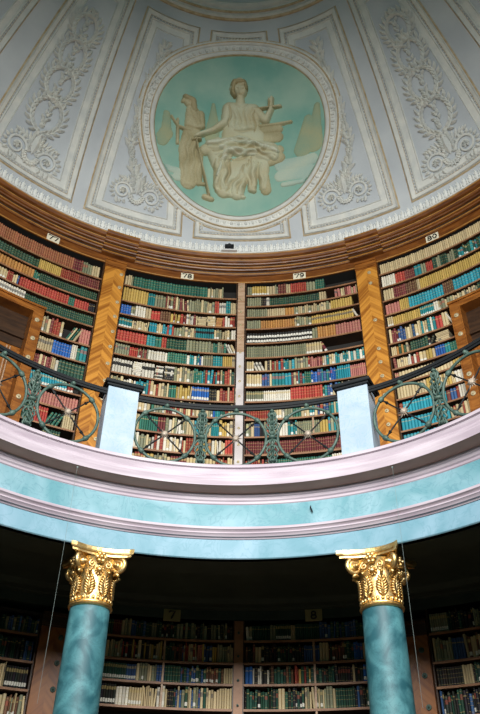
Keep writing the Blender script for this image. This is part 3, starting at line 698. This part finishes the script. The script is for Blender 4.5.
def row(bay, si, z, ztop, p0, p1, spec, rfront=5.872, vis=True, wscale=1.0):
    toks = []
    for tk in spec.split():
        a, n = tk.split(':'); toks.append((a, float(n)))
    tot = sum(n for _, n in toks); span = p1 - p0; p = p0 + .15; H = ztop - z - .024; cnt = 0; jit = random.random
    stack = 0
    for a, n in toks:
        pe = p + (span - .3) * n / tot
        if a[0] == '_': p = pe; continue
        mode = ''; setlike = False
        if a[0] in 'F/\\=': mode = a[0]; a = a[1:]
        sty = None
        if a[-1] in '!#@%': sty = {'!': 'check', '#': 'gilt', '@': 'wlabel', '%': 'two'}[a[-1]]; a = a[:-1]
        uniform = len(a) == 1
        hh = H * (.80 + .14 * jit()); ww = (.034 + .018 * jit()) * wscale; style = sty or random.choice(STY)
        base_jit = 1 + (jit() - .5) * .25
        def colour(code, k=.12):
            c = PAL[code][0]; j = (base_jit * (.86 + .28 * jit())) if uniform else .75 + .55 * jit(); g = 1 + (jit() - .5) * k
            return tuple(max(.008, min(.9, q * j * g + (jit() - .5) * .012)) for q in c)
        if mode == 'F':                                 # lying stack
            pc_ = (p + pe) / 2; rt, inn, up = axes(pc_); W_ = R_(pe - p) * rfront * .94; zz = z; k = 0
            while zz < z + H * .78:
                th = .026 + .02 * jit(); code = a[k % len(a)] if uniform else random.choice(a); k += 1; cnt += 1
                base = cyl(pc_, rfront, zz + th / 2) + rt * (W_ / 2) + rt * (jit() - .5) * .02
                g = book_geo(base, up, inn, -rt, th * .94, W_ * (.9 + .1 * jit()), .2, colour(code), sty or random.choice(STY))
                ALL.append(dict(g=g, bay=bay, si=si, n=cnt, code=code, flat=True, c=base, vis=vis)); zz += th
            p = pe; continue
        if uniform and not mode:
            k_ = max(1, round((pe - p) / math.degrees(ww / rfront))); ww = R_((pe - p) / k_) * rfront; done = 0
        while True:
            code = a if uniform else random.choice(a)
            w_ = ww * (1 if not mode else .94 + .12 * jit()) if uniform else (.022 + .034 * jit()) * wscale
            h_ = hh * (.985 + .03 * jit()) if uniform else H * (.74 + .22 * jit())
            dp = math.degrees(w_ / rfront)
            lean = 0
            if mode == '/': lean = -.38 ; dp *= 1.35
            elif mode == '\\': lean = .38; dp *= 1.35
            elif not uniform and jit() < .05: lean = random.choice((-.07, .07)); dp *= 1.25
            elif uniform and mode == '=': lean = .12; dp *= 1.05
            if uniform and not mode:
                if done >= k_: break
                done += 1
            elif p + dp > pe + .12:
                if mode or pe - p < .2: break
                dp = pe - p + .06; w_ = min(w_, R_(dp) * rfront); lean = 0
            pc_ = p + dp / 2; rt, inn, up = axes(pc_)
            ex = abs(sin(lean)) * w_ / 2
            off = h_ * sin(lean) / 2
            base = cyl(pc_, rfront + jit() * .012, z + .001 + ex) + rt * off
            if abs(lean) > .2: h_ = min(h_, H * .82)
            cnt += 1
            g = book_geo(base, rt, inn, up, w_ * (.90 + .07 * jit()), h_, .15 + .05 * jit(), colour(code), (style if uniform else random.choice(STY)) if sty is None else sty, lean)
            ALL.append(dict(g=g, bay=bay, si=si, n=cnt, code=code, flat=False, c=base + up * h_ / 2, vis=vis)); p += dp
        p = pe if pe - p > .6 else max(p, pe - .05)
def case_rows(bay, shelves, top, p0, p1, specs, start=None, **k):
    for i, sp_ in enumerate(specs):
        z = shelves[i]; zt_ = shelves[i - 1] if i else min(top, z + .34)
        a, c = p0, p1
        if start and z > DZ:                            # the shelf runs on beyond the door: its end segment is longer
            tk = sp_.split(); ti = 0 if start < 0 else -1; nm_, q_ = tk[ti].split(':')
            tk[ti] = '%s:%g' % (nm_, float(q_) + .45 * sum(float(x.split(':')[1]) for x in tk)); sp_ = ' '.join(tk)
        if start and z < DZ:
            if start < 0: a = start
            else: c = start
        row(bay, i + 1, z, zt_, a, c, sp_, **k)
case_rows('78', S78, 10.96, -19.85, .9, [
 'cs#:8 G#:66 cs:14 _:12',
 'y#:22 t:6 s:7 scm:25 sc:20 R:4 w:6 t:4 c:6',
 'B:9 sc:4 w:9 c:5 R:8 n#:9 rRy:12 cwm:12 Fc:8 Fc:8 Fo:6 rtw:12',
 't:12 yc:16 T:7 cs:5 RmrwT:10 sc:20 t%:17 cs:16 w:5',
 'R#:24 t#:7 G:5 R:4 g#:16 s#:20 sG:12 \\cw:8',
 's:12 R:7 sm:8 w:16 G#:16 ctbw:14 s:8 t:8 y:8 c:3',
 'w%:16 Fw:8 w%:10 Fwk:7 Fwk:9 cs:16 tTGr:22 wrcg:12',
 'cs:8 cw:12 tT:10 rc:8 cs:8 G:6 cyw:12 B:14 k#:6 cmr:16',
 'cs:10 crw:14 cw:10 tGs:10 cmr:22 wcs:16 GtB:10 cr:8',
 'cs:8 y:5 mr:6 cG:8 G:14 m:6 cws:16 c:6 T:5 cr:8 t:6 cy:12',
 'gk:10 cn:8 b:4 w:6 cs:10 wcr:26 r:8 cyo:12 cw:10 R:6',
 'c@:14 cr@:20 y:6 cs:12 m@:12 c@:22 rc:14'])
case_rows('79', S79, 10.96, 2.5, 22.6, [
 's:4 y:13 cs:10 m#:7 c:4 R#:14 s#:8 G#:8 _:28',
 's#:12 k#:4 w:3 g#:42 c:6 _:7 cmp:19',
 's#:18 c#:16 o#:8 cs:20 cs:12 y#:19 _:6',
 's#:12 o#:30 cs:15 y:37 \\w:5',
 'w!:58 cs:5 o:16 p#:22',
 's#:52 c:14 \\m:5 _:30',
 'c:6 \\w:9 ck:6 tsrT:18 Rcs:12 mp:10 ctw:12 =tw:22',
 'c:12 cby:8 t:10 T:5 ctm:10 G#:5 Bbt:20 T:10 p:12',
 's@:14 w@:22 R#:26 Gt:4 btc:12 cw:8 wr:12',
 'r#:20 c:6 ws:8 G:6 ctw:12 rbG:10 ct:16 BbT:12',
 'cs:6 b:4 k:3 rsw:9 w:8 bt:6 s:16 y:6 tTs:14 bTm:16',
 'm#:92',
 'rk:22 G:40 w:30'])
row('78', 13, 6.75, 6.94, -19.85, .7, 'rk:22 mc:40 w:30')
case_rows('77', S77, 10.96, -49.8, -23.9, [
 'e#:74 m#:10 s:5 s:5 c:8 \\c:2',
 'g#:38 y#:22 r#:18 m#:20',
 'o#:36 cG:6 g#:56',
 'c:12 bcr:14 R#:48 G:6 R#:14 k:6',
 'w:34 g#:66',
 'sc:16 m:5 rc:20 _:12 /cG:20 p:20',
 'c:30 B:38 w:12 G:6 t:14',
 'mc#:40 w:6 g#:50',
 '=T:70 r:10 _:12',
 'p:94',
 'g:18 R:26 /G:28 c:20',
 '_:40 g:30 _:20'], start=-32.2)
case_rows('80', S80, 10.96, 26.8, 51.8, [
 'c#:100',
 'w#:14 R#:10 m#:10 t:7 s:5 R:7 sg#:26 tg:20',
 'c#:10 m#:12 n#:11 c:3 y#:60',
 'p#:14 y#:9 T#:34 n#:10 T#:30',
 'c:6 y#:28 t:14 w:5 cs:40 g:10',
 'mc:12 cb:32 twc:20 R:9 c:8 \\w:4',
 'c:8 og:14 c:4 _:3 g#:22 gk:8 /k:8 Fc:22 _:8',
 'ocm:8 cn:12 rbw:18 c:10 yc:14 B:14 t:8 G:10',
 'p:5 c#:70 y:10',
 'c:40 y:8 cy:30 w:12',
 'r:5 T:60 m:6 b:8 r:4 w:10',
 'T:62 cr:26',
 'T:50 g:30'], start=37.5)
LS = dict(wscale=.8)
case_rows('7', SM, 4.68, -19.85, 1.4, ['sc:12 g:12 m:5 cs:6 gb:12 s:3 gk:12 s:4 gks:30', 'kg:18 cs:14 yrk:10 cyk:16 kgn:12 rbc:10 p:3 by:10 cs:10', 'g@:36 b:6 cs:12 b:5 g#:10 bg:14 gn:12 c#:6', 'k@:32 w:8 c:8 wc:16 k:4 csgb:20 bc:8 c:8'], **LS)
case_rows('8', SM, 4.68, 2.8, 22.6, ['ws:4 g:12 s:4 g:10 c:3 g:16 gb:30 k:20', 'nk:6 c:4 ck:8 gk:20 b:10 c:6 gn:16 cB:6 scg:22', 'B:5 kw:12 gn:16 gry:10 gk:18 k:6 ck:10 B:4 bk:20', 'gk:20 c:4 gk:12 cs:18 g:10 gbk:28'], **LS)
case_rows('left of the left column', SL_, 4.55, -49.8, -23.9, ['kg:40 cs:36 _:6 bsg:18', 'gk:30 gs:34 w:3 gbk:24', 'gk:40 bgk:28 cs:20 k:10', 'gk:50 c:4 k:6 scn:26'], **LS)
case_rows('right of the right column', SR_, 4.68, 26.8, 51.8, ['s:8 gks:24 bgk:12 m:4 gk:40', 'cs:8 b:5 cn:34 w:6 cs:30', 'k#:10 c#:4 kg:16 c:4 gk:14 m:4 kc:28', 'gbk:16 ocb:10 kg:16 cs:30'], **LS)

# rank by size in the picture; the largest 300 stand as single books
HAND = (-1,)
def shown(bk):
    vs = bk['g'][0]; n = len(vs); P = [proj(vs[i]) for i in (1, 5, n - 6, n - 2)]
    xs = [p[0] for p in P]; ys = [p[1] for p in P]; cx_, cy_ = sum(xs) / 4, sum(ys) / 4
    a = abs((P[1][0] - P[0][0]) * (P[3][1] - P[0][1]) - (P[1][1] - P[0][1]) * (P[3][0] - P[0][0]))
    if not (4 < cx_ < 476 and 0 < cy_ < 709): return 0
    for (x0, y0, x1, y1) in ((98, 383, 139, 470), (336, 383, 378, 470), (54, 540, 118, 714), (352, 540, 412, 714)):
        if x0 - 3 < cx_ < x1 + 3 and y0 < cy_ < y1: return 0
    lip = 463 - .00087 * (cx_ - 240) ** 2
    if cy_ > lip - 4 and cy_ < 560: return 0
    return a
for bk in ALL: bk['a'] = shown(bk)
ALL.sort(key=lambda q: -q['a'])
WHERE = {'77': 'bay left of left pilaster', '78': 'bay left of centre strip', '79': 'bay right of centre strip', '80': 'bay right of right pilaster', '7': 'lower left middle bay', '8': 'lower right middle bay'}
rest = MB()
for i, bk in enumerate(ALL):
    vs, fs, fc = bk['g']
    if i < 300:
        c = Vector(bk['c']); b = MB(); b.v = [tuple(Vector(v) - c) for v in vs]; b.f = list(fs); b.c = list(fc)
        o = b.build('book', M['book']); o.location = c
        wh = WHERE.get(bk['bay'], 'lower bay ' + bk['bay'])
        tag(o, '%s book%s, %s from left, %s shelf down, %s' % (PAL[bk['code']][1], ' lying flat' if bk['flat'] else '', ordn(bk['n']), ordn(bk['si']), wh), 'book', 'books on the %s shelf of %s' % (ordn(bk['si']), wh))
    else: rest.add(vs, fs, fc)
o = rest.build('books', M['book']); tag(o, 'the many smaller bound books filling the remaining shelf space', 'books', None, 'stuff')

# ------------------------------------------------------------------ gallery railing
RR = 3.40
def balpost(label, pc):
    t = empty('railing_post', cyl(pc, 3.33, 5.70), label, 'post', 'marble posts of the gallery railing')
    rt, inn, up = axes(pc); o = cyl(pc, 3.335, 5.70)
    b = MB(); b.box(o, rt, inn, up, -.19, .19, -.30, 0, 0, .90, .006); b.build('shaft', M['post'], t)
    b = MB(); b.box(o, rt, inn, up, -.215, .215, -.33, .03, .90, .925); b.box(o, rt, inn, up, -.24, .24, -.36, .055, .925, .975, .008); b.build('cap', M['black'], t)
    return t
balpost('pale blue marble post left of centre on the gallery railing', -22.15)
balpost('pale blue marble post right of centre on the gallery railing', 27.1)
def rail_section(label, p0, p1, rings, bals):
    t = empty('railing', cyl((p0 + p1) / 2, RR, 5.70), label, 'railing', 'iron railing of the gallery')
    def hr(b):
        b.arcbox(3.375, 3.425, 6.535, 6.575, p0, p1)
        b.arcbox(3.385, 3.415, 6.505, 6.535, p0, p1)
    part('handrail', M['black'], t, hr)
    part('bottom_bar', M['iron'], t, lambda b: b.arcbox(3.385, 3.415, 5.715, 5.74, p0, p1))
    for pc in rings:
        zc, rr = 6.095, .37
        def pt(a, r_, dr=0, pc=pc): return cyl(pc + math.degrees(r_ * cos(a) / RR), RR - dr, zc + r_ * sin(a))
        def ring(b):
            b.tube([pt(2 * pi * i / 48, rr) for i in range(48)], .018, 8, True)
            for k in range(4):                          # leaf wraps where the rods meet the ring
                a = pi / 4 + k * pi / 2
                b.tube([pt(a + d_ * .05, rr) for d_ in (-2, -1, 0, 1, 2)], .03, 8, radii=[.022, .03, .034, .03, .022])
            b.ball(pt(pi / 2, rr + .035), .035, 8, 6); b.ball(pt(pi / 2, rr + .035, .02), .028, 8, 5)
        rg = part('ring', M['iron'], t, ring, smooth=True)
        for k in range(2):
            a = pi / 4 + k * pi / 2
            def rod(b, a=a):
                b.tube([pt(a, rr), pt(a, .0), pt(a + pi, rr)], .0095, 6)
                for q in (0, pi):                       # arrow heads
                    b.tube([pt(a + q, .27), pt(a + q, .33)], .01, 6, radii=[.022, .004])
            part('crossed_rod', M['black'], rg, rod)
        def star(b):
            for k in range(12):
                a = k * pi / 6; l = .088 if k % 2 == 0 else .06
                b.add([pt(a - .35, .03, .012), pt(a, l, .012), pt(a + .35, .03, .012), pt(a, .03, .034)], [(0, 1, 3), (1, 2, 3), (0, 3, 2), (0, 2, 1)])
            b.ball(pt(0, 0, .02), .036, 10, 6)
            b.ball(pt(0, 0, .04), .018, 8, 5)
        part('star_rosette', M['star'], rg, star)
    for pc in bals:
        def bal(b, pc=pc):
            P = lambda x, z, dr=0: cyl(pc + math.degrees(x / RR), RR - dr, z)
            b.tube([P(0, 5.72), P(0, 6.52)], .016, 8)
            for z, r_ in ((5.78, .05), (5.98, .04), (6.10, .055), (6.25, .04), (6.42, .05), (6.48, .035)): b.ball(P(0, z), r_, 8, 6, (1, 1, .5))
            for z0, dz, n in ((6.12, .30, 4), (6.08, -.30, 4)):
                for i in range(n):
                    for sd in (-1, 1):
                        w_ = .085 - .012 * i; zz = z0 + dz * i / n; s_ = 1 if dz > 0 else -1
                        b.tube([P(0, zz), P(sd * w_ * .6, zz + s_ * .03), P(sd * w_, zz + s_ * .085), P(sd * w_ * .7, zz + s_ * .12), P(sd * w_ * .45, zz + s_ * .095)], .012, 6, radii=[.014, .016, .013, .010, .006])
                        b.tube([P(0, zz, .01), P(sd * .03, zz + s_ * .05, .03), P(sd * .02, zz + s_ * .10, .045)], .01, 5, radii=[.012, .014, .004])
        part('leafy_baluster', M['iron'], t, bal, smooth=True)
    return t
rail_section('green iron railing with three crossed rings between the marble posts', -19.0, 23.9, (-12.55, 2.1, 16.95), (-5.0, 9.6))
rail_section('green iron railing left of the left marble post', -68, -25.2, (-32.6, -47.6, -62.3), (-40.1, -55.0))
rail_section('green iron railing right of the right marble post', 30.3, 72, (37.0, 51.6, 66.2), (44.3, 58.9))

# ------------------------------------------------------------------ columns
def column(label, pc):
    rc = 3.775; c = cyl(pc, rc, 0); rt, inn, up = axes(pc)
    t = empty('column', c, label, 'column', 'teal marble columns with gilt capitals')
    def lathe(b, pr, n=40):
        b.grid([[c + rt * r * cos(2 * pi * i / n) + inn * r * sin(2 * pi * i / n) + up * z for i in range(n)] for r, z in pr], True)
    part('base', M['gold'], t, lambda b: lathe(b, [(.0, .0), (.32, 0), (.32, .08), (.29, .10), (.31, .13), (.31, .17), (.26, .20), (.26, .24), (.235, .26)]), smooth=True, autos=True)
    part('shaft', M['column'], t, lambda b: lathe(b, [(.235, .25)] + [(.232 - .022 * (i / 12) ** 1.6, .26 + i * (4.045 - .26) / 12) for i in range(13)]), smooth=True)
    cp = part('capital', M['gold'], t, lambda b: lathe(b, [(.21, 4.035), (.228, 4.04), (.236, 4.055), (.228, 4.07), (.214, 4.078), (.214, 4.09), (.205, 4.10), (.202, 4.14), (.200, 4.3), (.206, 4.42), (.222, 4.50), (.245, 4.545), (.21, 4.56)]), smooth=True, autos=True)
    S = lambda a, r, z: c + rt * r * cos(a) + inn * r * sin(a) + up * z
    # abacus, concave sides, horns towards the four diagonals
    def abacus(b):
        rows = []
        for sc_, z in ((.93, 4.555), (.93, 4.575), (.98, 4.585), (1.0, 4.60), (1.0, 4.637), (.95, 4.642)):
            ring = []
            for k in range(4):
                for i in range(12):
                    u = -1 + 2 * i / 12; a0 = k * pi / 2
                    d = .245 + .105 * u * u; x = d * sc_; y = u * .345 * sc_
                    if i == 0: x, y = .352 * sc_, -.328 * sc_
                    ring.append(c + (rt * cos(a0) + inn * sin(a0)) * x + (inn * cos(a0) - rt * sin(a0)) * y + up * z)
            rows.append(ring)
        b.grid(rows, True); n0 = len(b.v); b.add(rows[0], [tuple(range(48))])
    part('abacus', M['gold'], cp, abacus)
    def egg(b):
        for i in range(26):
            a = 2 * pi * i / 26; b.ball(S(a, .212, 4.115), .020, 6, 4, (1, 1, 1.3))
    part('egg_band', M['gold'], cp, egg, smooth=True)
    for k in range(4):                                  # corner volutes
        a = pi / 4 + k * pi / 2; dr = rt * cos(a) + inn * sin(a); sd = inn * cos(a) - rt * sin(a)
        def vol(b, dr=dr, sd=sd, a=a):
            pts = []; rad_ = []
            for i in range(44):
                q = i / 43; th = pi * .9 - q * 4.6 * pi; r_ = .084 * (1 - q) ** .85 + .006
                pts.append(c + dr * (.29 + r_ * cos(th)) + up * (4.478 + r_ * sin(th))); rad_.append(.030 - .014 * q)
            pts = [c + dr * .17 + up * 4.36, c + dr * .195 + up * 4.43] + pts; rad_ = [.012, .022] + rad_
            b.tube(pts, .01, 8, radii=rad_)
            b.tube([c + dr * .285 + up * 4.475 - sd * .05, c + dr * .285 + up * 4.475 + sd * .05], .035, 10)
            b.ball(c + dr * .285 + up * 4.475 - sd * .055, .024, 8, 6); b.ball(c + dr * .285 + up * 4.475 + sd * .055, .024, 8, 6)
            b.tube([c + dr * .24 + up * 4.38, c + dr * .285 + up * 4.39, c + dr * .31 + up * 4.36], .02, 6, radii=[.012, .026, .014])
        part('volute', M['gold'], cp, vol, smooth=True)
        a2 = k * pi / 2                                 # flower on each face, inner helices
        def fleuron(b, a2=a2):
            o = S(a2, .255, 4.53); dr = rt * cos(a2) + inn * sin(a2); sd = inn * cos(a2) - rt * sin(a2)
            for i in range(6):
                th = i * pi / 3; b.ball(o + sd * .042 * cos(th) + up * .042 * sin(th), .026, 7, 5)
            b.ball(o + dr * .02, .024, 7, 5)
            for s_ in (-1, 1):
                pts = []
                for i in range(24):
                    q = i / 23; th = (pi / 2 - q * 2.6 * pi); r_ = .034 * (1 - q) + .006
                    pts.append(o + sd * s_ * (.085 + r_ * cos(th)) + up * (-.075 + r_ * sin(th)) - dr * .015)
                b.tube(pts, .011, 6)
            b.ball(S(a2, .235, 4.40), .035, 8, 5, (1, 1, .9))
            for i in range(9):
                th = i / 9 * 2 * pi; b.ball(S(a2, .225, 4.40) + sd * .042 * cos(th) + up * .042 * sin(th), .014, 5, 4)
        part('fleuron', M['gold'], cp, fleuron, smooth=True)
    for k in range(8):                                  # palmette leaves round the bell
        a = k * pi / 4 + pi / 8
        def palm(b, a=a):
            b.tube([S(a, .207, 4.13), S(a, .216, 4.25), S(a, .225, 4.34), S(a, .26, 4.385), S(a, .285, 4.37)], .01, 6, radii=[.012, .012, .014, .022, .010])
            for i in range(7):
                z = 4.135 + .028 * i; L_ = (.24, .31, .33, .32, .28, .22, .15)[i]
                for s_ in (-1, 1):
                    b.tube([S(a, .212, z), S(a + s_ * L_ * .4, .224, z + .026), S(a + s_ * L_ * .8, .224, z + .044), S(a + s_ * L_, .210, z + .046)], .01, 6, radii=[.008, .0115, .0105, .004])
        part('palmette_leaf', M['gold'], cp, palm, smooth=True)
    return t
column('teal marble column with gilt capital at left', -21.5)
column('teal marble column with gilt capital at right', 26.65)

# ------------------------------------------------------------------ small things
def wire(label, phi):
    b = MB(); c = cyl(phi, 3.32, 0); b.tube([c + Vector((0, 0, 5.412)), c + Vector((0, 0, 3.0))], .0014, 4)
    b.box(c, *axes(phi), -.008, .008, -.008, .008, 5.40, 5.413)
    o = b.build('hanging_wire', M['wire']); tag(o, label, 'wire', 'thin hanging wires')
wire('thin pale wire hanging from the gallery cornice beside the left column', -29.2)
wire('thin pale wire hanging from the gallery cornice beside the right column', 33.7)
t = empty('spotlight', cyl(-.9, 5.50, 11.46), 'small black spotlight sitting on the white dome cornice', 'spotlight')
rt, inn, up = axes(-.9); o = cyl(-.9, 5.49, 11.455)
b = MB(); b.box(o, rt, inn, up, -.15, .15, -.03, .03, 0, .03, .004); b.build('base_plate', M['white'], t)
b = MB(); b.box(o, rt, inn, up, -.085, .085, -.04, .07, .03, .125, .015); b.tube([o + inn * .06 + up * .075, o + inn * .10 + up * .06], .035, 10); b.build('lamp_head', M['black'], t)
b = MB(); c = cyl(16.6, 3.50, 5.17); rt, inn, up = axes(16.6); b.tube([c - inn * .02, c + inn * .03, c + inn * .035 + up * .03], .006, 6); b.tube([c - rt * .012 + up * .03, c + inn * .01, c + rt * .01 - up * .035], .008, 6)
o = b.build('hook', M['black']); tag(o, 'small dark hook on the turquoise frieze right of centre', 'hook')
